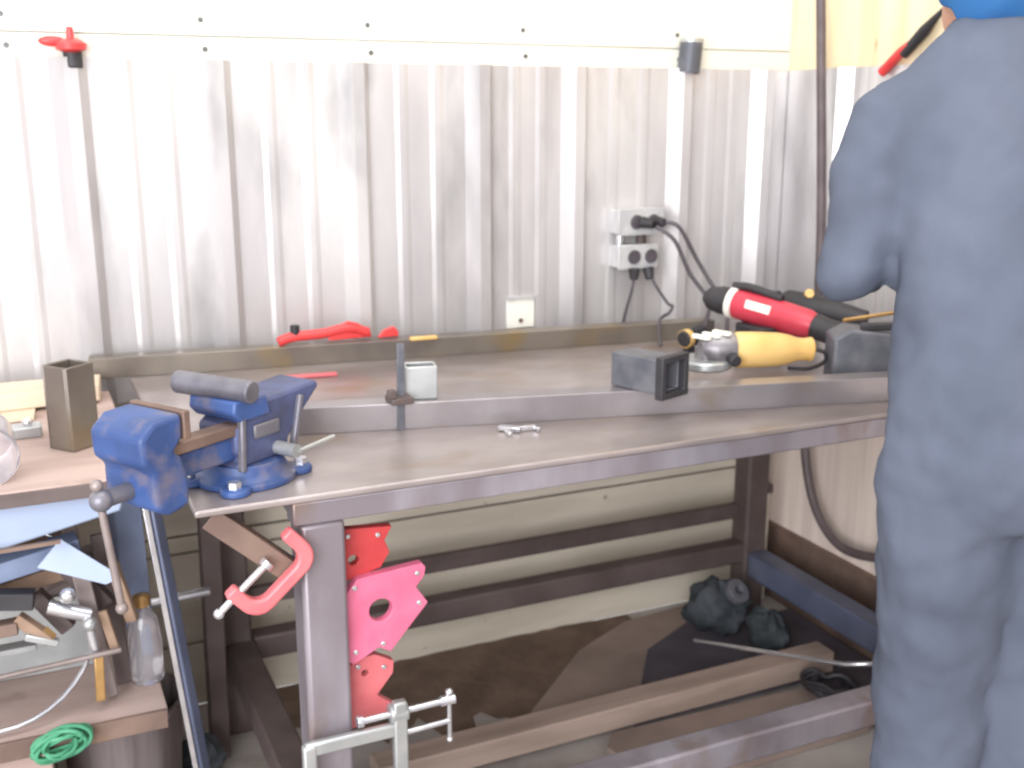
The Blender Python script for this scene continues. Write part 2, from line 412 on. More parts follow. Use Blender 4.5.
# grey one at the foot of the leg
T = thing('c_clamp', 'grey steel C-clamp closed around the lower part of the front leg', 'clamp', (0.44, 1.55, 0.3), 'screw clamps on the bench')
fr = MB()
fr.bar((0.340, 1.545, 0.462), (0.508, 1.545, 0.462), 0.014, 0.024)      # web in front of the leg
fr.bar((0.498, 1.545, 0.512), (0.498, 1.545, 0.22), 0.018, 0.024, up=(1, 0, 0))
fr.bar((0.346, 1.545, 0.470), (0.346, 1.545, 0.22), 0.018, 0.022, up=(1, 0, 0))
fr.bar((0.335, 1.545, 0.22), (0.51, 1.545, 0.22), 0.018, 0.03)
fr.cyl((0.482, 1.552, 0.488), (0.514, 1.552, 0.488), 0.017, 18)
build('frame', fr, 'zinc', T, bevel=0.004)
build('screw', MB().cyl((0.432, 1.552, 0.486), (0.588, 1.552, 0.489), 0.0056, 14), 'bright', T)
build('swivel_pad', MB().cyl((0.428, 1.552, 0.486), (0.438, 1.552, 0.486), 0.010, 16), 'bright', T, bevel=0.001)
build('guide_rod', MB().cyl((0.505, 1.552, 0.447), (0.588, 1.552, 0.450), 0.0050, 12), 'bright', T)
hb = MB().cyl((0.588, 1.552, 0.415), (0.588, 1.552, 0.503), 0.0042, 12); hb.ball((0.588, 1.552, 0.415), 0.006); hb.ball((0.588, 1.552, 0.503), 0.007)
hb.cyl((0.572, 1.552, 0.489), (0.597, 1.552, 0.489), 0.0088, 16)
build('handle', hb, 'bright', T)

# ------------------------------------------------------------------ welding magnets on the leg
def circ(cx, cz, r, n=18): return [(cx + r * math.cos(2 * math.pi * k / n), cz + r * math.sin(2 * math.pi * k / n)) for k in range(n)]
def magnet(outl, hole, y, m, label, loc, rivets):
    T = thing('welding_magnet', label, 'magnet', loc, 'welding magnets on the front leg')
    fx = helper_xz(y)
    build('plate', MB().prism(outl, 0.018, fx, holes=[hole]), m, T, bevel=0.0012)
    for x, z in rivets: build('rivet', MB().cyl((x, y - 0.017, z), (x, y - 0.021, z), 0.0042, 12), 'bright', T, bevel=0.0008)
    return T
magnet([(0.429, 0.692), (0.450, 0.715), (0.560, 0.724), (0.566, 0.716), (0.563, 0.700), (0.549, 0.683), (0.569, 0.652), (0.502, 0.576), (0.482, 0.588), (0.455, 0.574), (0.438, 0.566), (0.429, 0.572)],
       circ(0.487, 0.654, 0.020), 1.612, 'magpink', 'large pink arrow shaped welding magnet with a round hole on the front leg', (0.49, 1.60, 0.566),
       [(0.444, 0.701), (0.551, 0.708), (0.553, 0.655), (0.442, 0.588), (0.489, 0.594)])
magnet([(0.429, 0.798), (0.515, 0.791), (0.502, 0.768), (0.510, 0.746), (0.494, 0.722), (0.429, 0.706)],
       circ(0.448, 0.742, 0.009), 1.628, 'magred', 'dark red welding magnet with a small hole, uppermost on the front leg', (0.47, 1.61, 0.706), [(0.49, 0.78), (0.44, 0.785)])
magnet([(0.429, 0.55), (0.452, 0.564), (0.480, 0.566), (0.513, 0.547), (0.511, 0.525), (0.482, 0.49), (0.516, 0.462), (0.511, 0.444), (0.429, 0.437)],
       circ(0.462, 0.535, 0.006), 1.632, 'pink', 'red welding magnet on the front leg just above the grey clamp', (0.47, 1.61, 0.437), [(0.45, 0.55), (0.495, 0.54), (0.45, 0.45)])

# ------------------------------------------------------------------ bench vise
A = V((-0.84, -0.545, 0)).normalized()         # from the base towards the moving jaw
B = V((0.545, -0.84, 0)).normalized()          # jaw width, nearer end positive
O = V((0.300, 1.690, BZ))
fv = frame(O, A, B, (0, 0, -1)); fv = frame(O, A, -B, (0, 0, 1))
# local x = towards front, y = away from camera across the jaws, z = up
T = thing('bench_vise', 'blue engineer bench vise bolted to the left front corner of the bench', 'vise', tuple(O))
base = MB()
base.lathe([(0.080, 0.0005), (0.080, 0.010), (0.070, 0.014), (0.064, 0.024), (0.060, 0.036)], fv, 32)
for an in (35, 145, 215, 325):
    c = (0.082 * math.cos(R(an)), 0.082 * math.sin(R(an)))
    base.lathe([(0.024, 0.0005), (0.024, 0.009), (0.02, 0.012)], fv @ Matrix.Translation((c[0], c[1], 0)), 16)
base_o = build('swivel_base', base, 'vise_blue', T, bevel=0.002)
for an in (35, 145, 215, 325):
    c = (0.088 * math.cos(R(an)), 0.088 * math.sin(R(an)))
    build('bolt', MB().cyl((c[0], c[1], 0.008), (c[0], c[1], 0.023), 0.0105, 6, m=fv), 'bright', base_o)
lk = MB().cyl((-0.03, -0.042, 0.05), (-0.03, -0.085, 0.05), 0.011, 14, m=fv); lk.cyl((-0.035, -0.086, 0.05), (-0.11, -0.09, 0.055), 0.004, 10, m=fv)
build('swivel_lock', lk, 'zinc', base_o)
# static body: side profile in local xz
fside = fv @ frame((0, 0.042, 0), (1, 0, 0), (0, 0, 1), (0, -1, 0))
stat = MB()
stat.prism([(-0.052, 0.034), (0.055, 0.034), (0.045, 0.05), (0.055, 0.06), (0.055, 0.10), (0.03, 0.115), (0.02, 0.132), (-0.03, 0.134), (-0.128, 0.140), (-0.133, 0.130), (-0.075, 0.08), (-0.058, 0.06)], 0.084, fside)
build('fixed_body', stat, 'vise_dark', T, bevel=0.006)
rbm = MB()
for x0 in (0.048, -0.06):
    rbm.bar((x0, -0.044, 0.03), (x0 * 0.9 - (0.03 if x0 < 0 else 0), -0.044, 0.125), 0.012, 0.01, up=(1, 0, 0), m=fv)
rbm.box(-0.035, 0.02, -0.047, -0.04, 0.075, 0.098, fv)
build('side_ribs', rbm, 'vise_steel', T, bevel=0.003)
fj = MB()
fj.prism([(-0.015, 0.110), (0.050, 0.110), (0.064, 0.125), (0.060, 0.144), (-0.005, 0.144)], 0.10, fv @ frame((0, 0.05, 0), (1, 0, 0), (0, 0, 1), (0, -1, 0)))
build('fixed_jaw', fj, 'vise_blue', T, bevel=0.004)
# round bar across the fixed jaw
build('jaw_roll', MB().cyl((0.058, 0.078, 0.160), (0.034, -0.062, 0.156), 0.018, 24, m=fv), 'vise_steel', T, bevel=0.003)
# slide
sl = MB()
sl.box(0.02, 0.19, -0.03, 0.03, 0.046, 0.086, fv)
sl_o = build('slide', sl, 'vise_blue', T, bevel=0.005)
build('slide_top', MB().box(0.02, 0.182, -0.040, -0.010, 0.087, 0.106, fv), 'stick', T, bevel=0.003).data.materials[0] = M['rust']
# moving jaw
mj = MB()
mj.prism([(0.160, 0.016), (0.198, 0.008), (0.222, 0.022), (0.222, 0.078), (0.238, 0.092), (0.240, 0.132), (0.215, 0.152), (0.165, 0.154), (0.165, 0.118), (0.182, 0.100), (0.170, 0.090), (0.160, 0.056)], 0.112, fv @ frame((0, 0.056, 0), (1, 0, 0), (0, 0, 1), (0, -1, 0)))
mj_o = build('moving_jaw', mj, 'vise_blue', T, bevel=0.008, seg=3)
build('jaw_face', MB().box(0.153, 0.165, -0.058, 0.058, 0.114, 0.156, fv), 'rust', mj_o, bevel=0.002)
sp = MB().cyl((0.20, 0, 0.044), (0.268, 0, 0.044), 0.0125, 18, m=fv); sp.ball((0.270, 0, 0.044), 0.0165, m=fv)
sp_o = build('spindle', sp, 'vise_steel', T)
h0 = fv @ V((0.270, 0, 0.044))
hh = MB().cyl(h0 + V((-0.004, 0, 0.022)), h0 + V((0.014, 0, -0.165)), 0.0056, 14); hh.ball(h0 + V((-0.004, 0, 0.022)), 0.009); hh.ball(h0 + V((0.014, 0, -0.165)), 0.009)
build('handle', hh, 'scrap', T)

# ------------------------------------------------------------------ small steel pieces on the bench
# receiver-tube offcut resting on the front tube
d = V((0.06, -0.16, 0)).normalized(); side = V((0, 0, 1)).cross(d)
f = frame(V((1.060, 1.815, BZ + 0.051)), d, side, (0, 0, 1))
T = thing('tube_offcut', 'short dark square tube with a flared black open end on the front tube', 'tube offcut', (1.06, 1.76, BZ + 0.051))
build('tube', MB().sqtube(0.115, 0.066, 0.006, f), 'greybox', T, bevel=0.002)
build('end_collar', MB().sqtube(0.018, 0.082, 0.012, f @ Matrix.Translation((0.113, 0, -0.008))), 'black', T, bevel=0.002, )
wp = MB().bar((0.085, -0.02, 0.012), (0.085, 0.02, 0.052), 0.006, 0.014, m=f)
build('inner_strip', wp, 'tube', T)
# little square tube standing behind / on the front tube with a bar clamp
f = frame((0.665, 1.885, BZ + 0.0505), (0, 0, 1), (0.97, -0.23, 0), (0.23, 0.97, 0))
f = frame((0.655, 1.868, BZ + 0.0505), (0, 0, 1), (-0.97, 0.23, 0), (-0.23, -0.97, 0))
f = frame(V((0.655, 1.868, BZ + 0.0505)) , (0, 0, 1), (0.23, 0.97, 0), (-0.97, 0.23, 0))
so = MB()
fz = Matrix.Translation((0.662, 1.874, BZ + 0.0505)) @ rotz(R(-13))
so.box(-0.030, 0.030, -0.022, -0.017, 0, 0.062, fz); so.box(-0.030, 0.030, 0.017, 0.022, 0, 0.062, fz)
so.box(-0.030, -0.025, -0.017, 0.017, 0, 0.062, fz); so.box(0.025, 0.030, -0.017, 0.017, 0, 0.062, fz)
solo('tube_offcut', so, 'zinc', 'small shiny zinc tube offcut standing upright on the front tube', 'tube offcut', bevel=0.002)
T = thing('bar_clamp', 'slim dark bar clamp standing upright, hooked over the front tube', 'clamp', (0.615, 1.845, BZ), 'screw clamps on the bench')
build('bar', MB().bar((0.612, 1.842, BZ), (0.618, 1.852, BZ + 0.16), 0.006, 0.014, up=(1, 0, 0)), 'greybox', T, bevel=0.001)
jb = MB().box(0.590, 0.632, 1.822, 1.866, BZ + 0.052, BZ + 0.064); jb.box(0.585, 0.60, 1.825, 1.84, BZ + 0.064, BZ + 0.08)
build('sliding_jaw', jb, 'darksteel', T, bevel=0.002)
# bright scrap piece
sp = MB()
sp.bar((0.775, 1.765, BZ + 0.006), (0.805, 1.735, BZ + 0.006), 0.016, 0.008); sp.bar((0.79, 1.742, BZ + 0.006), (0.835, 1.738, BZ + 0.007), 0.006, 0.008)
sp.bar((0.775, 1.735, BZ + 0.005), (0.778, 1.718, BZ + 0.005), 0.007, 0.008); sp.bar((0.833, 1.742, BZ + 0.005), (0.836, 1.722, BZ + 0.005), 0.007, 0.008)
solo('metal_bracket', sp, 'bright', 'tiny bright metal bracket lying in front of the front tube', 'bracket', bevel=0.001)
# red tool and other bits behind the rear tube
T = thing('grip_tool', 'red handled tool with a black knob lying behind the rear tube', 'tool', (0.63, 2.44, 0.93), )
rt = MB(); rt.tube(smooth_path([(0.525, 2.45, 0.935), (0.56, 2.45, 0.945), (0.63, 2.45, 0.947), (0.69, 2.45, 0.955), (0.74, 2.45, 0.94)], 6), 0.012, 12, rads=None)
rt.prism([(0.64, 0.93), (0.66, 0.958), (0.69, 0.972), (0.715, 0.965), (0.745, 0.94), (0.745, 0.93)], 0.014, helper_xz(2.457))
build('body', rt, 'orange_red', T, bevel=0.003)
build('knob', MB().cyl((0.565, 2.45, 0.945), (0.565, 2.45, 0.972), 0.011, 14), 'black', T, bevel=0.002)
solo('wing_nut', MB().prism([(0.76, 0.928), (0.775, 0.945), (0.80, 0.952), (0.81, 0.94), (0.81, 0.928)], 0.012, helper_xz(2.45)), 'orange_red', 'small dark red lug poking up behind the rear tube', 'tool', bevel=0.002)
solo('chalk_stick', MB().bar((0.82, 2.385, BZ + 0.0505), (0.885, 2.38, BZ + 0.0505), 0.016, 0.008), 'yellow', 'orange marking chalk stick lying on the rear tube', 'chalk', bevel=0.002)
solo('steel_strip', MB().bar((0.50, 2.32, BZ + 0.004), (0.62, 2.305, BZ + 0.004), 0.02, 0.006), 'pink', 'flat red strip lying on the bench in front of the rear tube', 'strip', bevel=0.001)

# ------------------------------------------------------------------ angle grinders
def path_body(mb, p0, p1, stations, n=20, flat=1.0):
    p0, p1 = V(p0), V(p1); d = p1 - p0
    mb.tube([p0 + d * t for t, _ in stations], 0, n, rads=[(r, r * flat) for _, r in stations])
    return mb
T = thing('angle_grinder', 'yellow angle grinder with a grey gear head lying on the front tube', 'angle grinder', (1.42, 1.80, 0.93), 'angle grinders on the bench')
p0, p1 = V((1.335, 1.835, 0.967)), V((1.505, 1.790, 0.962))
build('motor_housing', path_body(MB(), p0, p1, [(0.0, 0.034), (0.06, 0.038), (0.3, 0.038), (0.55, 0.036), (0.68, 0.032), (0.8, 0.025), (0.9, 0.024), (0.98, 0.026), (1.0, 0.022)], flat=0.85), 'yellow', T)
gh = path_body(MB(), (1.268, 1.856, 0.972), p0, [(0, 0.018), (0.15, 0.028), (0.5, 0.034), (0.9, 0.037), (1, 0.036)])
gh.cyl((1.282, 1.852, 0.975), (1.282, 1.852, 0.935), 0.024, 20)
gh_o = build('gear_head', gh, 'cast', T)
build('spindle_knob', MB().cyl((1.318, 1.822, 0.958), (1.308, 1.783, 0.955), 0.014, 16, r2=0.012), 'black', gh_o, bevel=0.003)
gd = MB().lathe([(0.012, 0.0), (0.05, 0.0), (0.056, 0.004), (0.056, 0.016), (0.052, 0.02), (0.012, 0.02)], Matrix.Translation((1.280, 1.852, 0.931)), 28)
build('guard', gd, 'zinc', T, bevel=0.001)
gt = MB(); 
for k in range(3): gt.bar((1.262 + 0.02 * k, 1.872 - 0.007 * k, 0.9965 + 0.004 * k), (1.276 + 0.02 * k, 1.832 - 0.007 * k, 0.9965 + 0.004 * k), 0.011, 0.008)
build('top_vents', gt, 'white', T, bevel=0.001)
build('cord', MB().tube(smooth_path([(1.505, 1.790, 0.962), (1.53, 1.782, 0.955), (1.55, 1.80, 0.93), (1.56, 1.86, BZ + 0.02), (1.56, 1.93, BZ + 0.006)], 6), 0.0045, 8), 'black', T)

T = thing('angle_grinder', 'red angle grinder with a white label lying tilted behind the yellow one', 'angle grinder', (1.62, 2.06, 0.93), 'angle grinders on the bench')
p0, p1 = V((1.545, 2.13, 1.005)), V((1.63, 1.935, 0.975))
build('motor_housing', path_body(MB(), p0, p1, [(0, 0.03), (0.08, 0.036), (0.4, 0.037), (0.7, 0.036), (0.92, 0.034), (1.0, 0.028)]), 'red', T)
build('gear_head', path_body(MB(), p0, (1.515, 2.20, 1.01), [(0, 0.033), (0.4, 0.034), (0.8, 0.028), (1, 0.015)]), 'black', T)
build('tail', path_body(MB(), p1, (1.672, 1.845, 0.955), [(0, 0.03), (0.3, 0.028), (0.7, 0.03), (1, 0.022)]), 'black', T)
dd = (p1 - p0).normalized(); sd = V((-0.75, -0.55, 0.2)); sd = (sd - dd * sd.dot(dd)).normalized(); up_ = dd.cross(sd)
build('label_plate', MB().box(0.05, 0.115, -0.016, 0.004, 0.0335, 0.0375, frame(p0, dd, up_, sd)), 'white', T, bevel=0.001)['label'] = 'white label plate'
sw = MB().tube(smooth_path([p0 + dd * 0.0 + V((0, 0, 0.04)), p0 + dd * 0.05 + V((0, 0, 0.047)), p0 + dd * 0.13 + V((0, 0, 0.04))], 5), 0.010, 10)
build('top_grip', sw, 'black', T)
build('white_collar', MB().pipe(p0 - dd * 0.004, p0 + dd * 0.012, 0.0385, 0.03), 'white', T)
build('foot', MB().box(1.53, 1.60, 2.0, 2.1, BZ + 0.001, 0.965), 'black', T, bevel=0.006)
T = thing('angle_grinder', 'black grinder with a yellow dot lying behind the red one near the corner', 'angle grinder', (1.76, 2.13, 0.93), 'angle grinders on the bench')
build('motor_housing', path_body(MB(), (1.70, 2.16, 0.985), (1.82, 1.98, 0.965), [(0, 0.025), (0.1, 0.04), (0.4, 0.042), (0.7, 0.034), (1.0, 0.024)]), 'black', T)
build('gear_head', path_body(MB(), (1.70, 2.16, 0.985), (1.665, 2.215, 0.985), [(0, 0.034), (0.6, 0.034), (1, 0.02)]), 'greybox', T)
build('cap_dot', MB().cyl((1.735, 2.09, 1.016), (1.73, 2.08, 1.022), 0.011, 14), 'yellow', T)
build('disc_guard', MB().lathe([(0.012, 0.0), (0.058, 0.0), (0.06, 0.02), (0.03, 0.06), (0.012, 0.07)], Matrix.Translation((1.685, 2.20, BZ + 0.001)), 24), 'greybox', T)
# grimy grey metal block at the right end with a silvery rod
T = thing('machine_block', 'grimy grey metal block on the right end of the bench beside the worker', 'tool', (1.65, 1.80, BZ))
fb = Matrix.Translation((1.655, 1.755, BZ + 0.001)) @ rotz(R(-28))
mb_ = MB().prism([(-0.105, 0), (0.085, 0), (0.085, 0.07), (0.06, 0.10), (0.03, 0.115), (-0.07, 0.124), (-0.105, 0.105)], 0.09, fb @ frame((0, 0.045, 0), (1, 0, 0), (0, 0, 1), (0, -1, 0)))
build('body', mb_, 'greybox', T, bevel=0.006)
build('arm', MB().bar((-0.05, -0.03, 0.128), (0.10, -0.035, 0.134), 0.02, 0.016, m=fb), 'black', T, bevel=0.004)
build('pin', MB().cyl((0.02, -0.05, 0.03), (0.075, -0.075, 0.006), 0.006, 12, m=fb), 'zinc', T)
solo('scriber', MB().cyl((1.600, 1.81, 1.012), (1.71, 1.765, 1.030), 0.0045, 10), 'brass', 'thin brass coloured rod lying across the grimy grey block', 'rod')

# ------------------------------------------------------------------ outlets, cords
T = thing('outlet_box', 'pair of grey metal electrical outlet boxes mounted on the ribbed wall', 'outlet', (1.53, WY - 0.03, 1.03))
def obox(x0, x1, z0, z1):
    y0, y1 = WY - 0.058, WY - 0.006
    b_ = build('box', MB().box(x0, x1, y0, y1, z0, z1), 'outlet', T, bevel=0.004)
    build('cover', MB().box(x0 - 0.003, x1 + 0.003, y0 - 0.004, y0, z0 - 0.003, z1 + 0.003), 'outlet', b_, bevel=0.002)
    cx = (x0 + x1) / 2 + 0.012; cz = (z0 + z1) / 2
    for s in (-1, 1):
        build('receptacle', MB().cyl((cx + s * 0.026, y0 - 0.002, cz), (cx + s * 0.026, y0 - 0.009, cz), 0.019, 20), 'cord', b_, bevel=0.002)
    return y0
obox(1.452, 1.585, 1.130, 1.195)
y0 = obox(1.455, 1.572, 1.040, 1.100)
build('nipple', MB().cyl((1.47, WY - 0.035, 1.098), (1.47, WY - 0.035, 1.132), 0.011, 14), 'bright', T)
build('nipple', MB().cyl((1.535, WY - 0.035, 1.098), (1.535, WY - 0.035, 1.132), 0.014, 14), 'darksteel', T)
def cordthing(label, pts, plug0, plug1, r=0.0055, plug_end=None):
    T = thing('power_cord', label, 'cord', tuple(pts[0]), 'cords at the outlets')
    build('cable', MB().tube(smooth_path(pts, 8), r, 10), 'cord', T)
    build('plug', MB().cyl(plug0, plug1, 0.016, 16, r2=0.011), 'black', T, bevel=0.002)
    return T
cordthing('thick dark cord from the upper outlet curving right down to the grinders, outer of two',
          [(1.565, 2.485, 1.162), (1.60, 2.46, 1.15), (1.655, 2.45, 1.06), (1.69, 2.42, 0.99), (1.70, 2.37, 0.945), (1.66, 2.31, 0.915), (1.63, 2.27, BZ + 0.008)], (1.557, 2.511, 1.162), (1.563, 2.475, 1.162))
cordthing('dark cord dropping from the upper outlet in front of the bright rib, inner of two',
          [(1.545, 2.485, 1.152), (1.585, 2.455, 1.115), (1.625, 2.44, 1.03), (1.665, 2.41, 0.965), (1.645, 2.37, 0.945), (1.60, 2.31, 0.945), (1.56, 2.265, 0.92), (1.53, 2.24, BZ + 0.008)], (1.517, 2.511, 1.162), (1.535, 2.482, 1.158))
cordthing('thin dark cord hanging straight down below the lower outlet',
          [(1.49, 2.50, 1.03), (1.486, 2.50, 0.99), (1.478, 2.52, 0.92), (1.475, 2.53, 0.87)], (1.49, 2.50, 1.042), (1.49, 2.50, 1.012), 0.004)
cordthing('thin dark cord with a kink, hanging below the lower outlet and over the rear tube',
          [(1.533, 2.49, 1.03), (1.543, 2.48, 1.00), (1.572, 2.46, 0.95), (1.575, 2.44, 0.945), (1.52, 2.37, 0.942), (1.465, 2.325, 0.936), (1.445, 2.295, 0.90), (1.43, 2.26, BZ + 0.005)], (1.532, 2.50, 1.042), (1.533, 2.49, 1.012), 0.004)
# plug lying by the grinders
T = thing('plug_connector', 'black plug connector with a yellow ring lying beside the red grinder', 'plug', (1.47, 2.2, BZ))
build('body', MB().cyl((1.44, 2.18, BZ + 0.035), (1.51, 2.20, BZ + 0.04), 0.02, 16, r2=0.024), 'black', T, bevel=0.004)
build('ring', MB().pipe((1.445, 2.181, BZ + 0.035), (1.458, 2.185, BZ + 0.036), 0.0225, 0.018), 'yellow', T)
build('stand_lug', MB().box(1.455, 1.495, 2.18, 2.205, BZ, BZ + 0.03), 'black', T, bevel=0.004)
# white plate on the wall
T = thing('blank_plate', 'small white blank plate screwed to the ribbed wall above the rear tube', 'plate', (1.19, WY - 0.012, 0.90))
build('plate', MB().box(1.150, 1.228, WY - 0.016, WY - 0.007, 0.895, 0.972), 'white', T, bevel=0.002)
build('lip', MB().box(1.148, 1.230, WY - 0.022, WY - 0.010, 0.972, 0.977), 'outlet', T)
build('screw', MB().cyl((1.188, WY - 0.019, 0.915), (1.188, WY - 0.014, 0.915), 0.006, 10), 'rust', T)
# things stuck in the open tops of the ribs
T = thing('pipe_stub', 'short shiny dark pipe stub poking out of the rib top above the outlets', 'pipe', (1.665, WY - 0.02, 1.5))
build('pipe', MB().pipe((1.672, WY - 0.026, 1.545), (1.679, WY - 0.026, 1.625), 0.03, 0.026), 'greybox', T)
build('rim', MB().pipe((1.679, WY - 0.026, 1.622), (1.6795, WY - 0.026, 1.632), 0.032, 0.026), 'zinc', T)
T = thing('red_knob', 'red winged knob on a black stem on the rib top at far left', 'knob', (0.15, WY - 0.02, 1.53))
build('stem', MB().cyl((0.150, WY - 0.023, 1.535), (0.150, WY - 0.023, 1.570), 0.019, 18), 'black', T, bevel=0.004)
kb = MB().lathe([(0.012, 0), (0.03, 0.006), (0.032, 0.018), (0.02, 0.026), (0.008, 0.028), (0.007, 0.05), (0.004, 0.052)], Matrix.Translation((0.148, WY - 0.03, 1.566)), 20)
kb.ball((0.112, WY - 0.03, 1.588), 0.018, sc=(1.5, 0.6, 0.6))
build('wings', kb, 'orange_red', T)
T = thing('pliers', 'red and dark hand tool sticking up from the metal on the right wall', 'tool', (WX - 0.02, 2.1, 1.53))
build('grip', MB().tube([(WX - 0.02, 2.19, 1.54), (WX - 0.02, 2.13, 1.585), (WX - 0.02, 2.10, 1.60)], 0.012, 12), 'orange_red', T)
build('jaw', MB().tube([(WX - 0.02, 2.12, 1.58), (WX - 0.02, 2.06, 1.63), (WX - 0.02, 2.0, 1.68)], 0.01, 12, rads=[0.012, 0.014, 0.004]), 'black', T)
# hose down the corner wall, looping under the bench
hp = [(WX - 0.060, 2.47, 2.6), (WX - 0.060, 2.42, 2.0), (WX - 0.060, 2.375, 1.6), (WX - 0.060, 2.325, 1.1), (WX - 0.060, 2.325, 0.75), (WX - 0.060, 2.335, 0.55), (WX - 0.060, 2.28, 0.385), (WX - 0.060, 2.18, 0.305), (WX - 0.060, 2.06, 0.31), (WX - 0.060, 1.95, 0.36), (WX - 0.060, 1.85, 0.47), (WX - 0.060, 1.7, 0.5)]
solo('hose', MB().tube(smooth_path(hp, 8), 0.0125, 12), 'hose', 'dark hose running down the corner of the right wall and looping below the bench', 'hose')

# ------------------------------------------------------------------ under the bench
solo('timber_beam', MB().bar((0.60, 2.05, 0.044), (1.85, 2.065, 0.044), 0.07, 0.058), 'beam', 'long square timber beam lying on the floor under the bench', 'beam', bevel=0.004)
def flat(outl, t, z0, tilt=None): return MB().prism(outl, t, Matrix.Translation((0, 0, z0)))
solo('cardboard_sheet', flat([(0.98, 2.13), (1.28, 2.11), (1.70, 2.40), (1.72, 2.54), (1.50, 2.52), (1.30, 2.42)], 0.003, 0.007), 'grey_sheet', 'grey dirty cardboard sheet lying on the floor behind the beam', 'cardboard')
solo('rubber_mat', flat([(1.24, 2.025), (1.765, 2.025), (1.77, 1.70), (1.985, 1.70), (1.985, 2.385), (1.81, 2.385), (1.67, 2.44), (1.47, 2.34)], 0.003, 0.011), 'dark_sheet', 'dark rubber mat lying on the floor under the back right corner of the bench', 'mat')
solo('plywood_offcut', MB().prism([(1.17, 1.78), (1.75, 1.78), (1.75, 1.99), (1.17, 2.01), (1.13, 1.96)], 0.02, Matrix.Translation((0, 0, 0.001))), 'grey_sheet', 'flat grey board lying on the floor in front of the timber beam', 'board', bevel=0.002)
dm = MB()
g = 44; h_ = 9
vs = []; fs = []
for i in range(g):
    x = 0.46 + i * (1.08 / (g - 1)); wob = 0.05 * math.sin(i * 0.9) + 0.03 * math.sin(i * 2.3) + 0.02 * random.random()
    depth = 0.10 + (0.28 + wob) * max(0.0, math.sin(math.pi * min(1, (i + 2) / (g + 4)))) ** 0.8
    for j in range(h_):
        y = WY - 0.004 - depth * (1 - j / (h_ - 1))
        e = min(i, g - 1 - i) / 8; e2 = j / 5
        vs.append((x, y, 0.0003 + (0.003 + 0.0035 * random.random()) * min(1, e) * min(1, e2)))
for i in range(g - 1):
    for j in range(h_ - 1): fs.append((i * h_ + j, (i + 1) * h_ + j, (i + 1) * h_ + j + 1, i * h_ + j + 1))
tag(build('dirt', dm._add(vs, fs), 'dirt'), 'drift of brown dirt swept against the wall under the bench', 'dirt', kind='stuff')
# bent bright rod resting on the rails
solo('welding_rod', MB().tube([(1.54, 2.22, 0.082), (1.672, 1.80, 0.190), (1.705, 1.755, 0.205), (1.84, 1.72, 0.222)], 0.0055, 10), 'bright', 'thin bright bent metal rod lying across the lower rails', 'rod')
# dark clutter in the back right corner
def lump(c, r, seed, sc=(1, 1, 0.7), n=14):
    rnd = random.Random(seed); mb = MB()
    prof = []
    vs = []; fs = []
    for i in range(n + 1):
        th = math.pi * i / n
        for j in range(18):
            ph = 2 * math.pi * j / 18
            k = 1 + 0.16 * math.sin(3 * ph + seed) * math.sin(2 * th) + 0.12 * math.sin(5 * ph + 2 * th * 2 + seed * 2) + 0.05 * rnd.random()
            vs.append((c[0] + r * sc[0] * k * math.sin(th) * math.cos(ph), c[1] + r * sc[1] * k * math.sin(th) * math.sin(ph), max(c[2] + r * sc[2] * k * math.cos(th), 0.012)))
    for i in range(n):
        for j in range(18): fs.append((i * 18 + j, i * 18 + (j + 1) % 18, (i + 1) * 18 + (j + 1) % 18, (i + 1) * 18 + j))
    return mb._add(vs, fs)
solo('rag', lump((1.705, 2.36, 0.09), 0.082, 3, (1.1, 0.9, 0.85)), 'rag', 'dark crumpled rag heaped in the back right corner under the bench', 'rag')
solo('rag', lump((1.765, 2.20, 0.075), 0.065, 8, (0.7, 1.1, 0.8)), 'rag', 'dark rag beside the right lower rail, nearer than the heaped one', 'rag')
T = thing('cable_coil', 'tangled black cable on the floor by the right end of the timber beam', 'cable', (1.72, 1.95, 0.02))
cb = MB(); pts = []
for k in range(60):
    a = k * 0.42; r_ = 0.055 + 0.018 * math.sin(k * 0.9)
    pts.append((1.755 + r_ * math.cos(a) * 0.8, 1.935 + r_ * 1.1 * math.sin(a), 0.038 + 0.02 * (k / 60) + 0.006 * math.sin(k * 1.7)))
build('cable', cb.tube(smooth_path(pts, 3), 0.007, 8), 'black', T)
T = thing('pipe_offcut', 'short capped steel post standing behind the back right bench leg', 'pipe', (1.945, 2.50, 0))
build('post', MB().box(1.925, 1.975, 2.49, 2.535, 0, 0.345), 'boards', T, bevel=0.003)
build('cap', MB().box(1.915, 1.98, 2.484, 2.54, 0.345, 0.372), 'darksteel', T, bevel=0.003)
solo('grinding_wheel', MB().pipe((1.72, 2.30, 0.150), (1.725, 2.285, 0.165), 0.035, 0.012), 'greybox', 'small grey abrasive wheel lying on the dark rag', 'wheel', bevel=0.002)
solo('timber_post', MB().bar((0.316, 2.33, 0.001), (0.329, 2.33, 0.80), 0.042, 0.042, up=(0, 1, 0)), 'stick', 'brown timber post standing beneath the left end of the bench', 'post', bevel=0.003).data.materials[0] = M['darksteel']
solo('chrome_bar', MB().cyl((0.11, 2.24, 0.443), (0.305, 2.24, 0.452), 0.0105, 16), 'bright', 'short chrome bar sticking out sideways from the scrap shelf', 'rod')
solo('rag', lump((0.262, 2.23, 0.07), 0.048, 5, (1.0, 0.9, 0.9)), 'rag', 'dark green black rag heap on the floor between the cart and the bench', 'rag').data.materials[0] = M['rag']

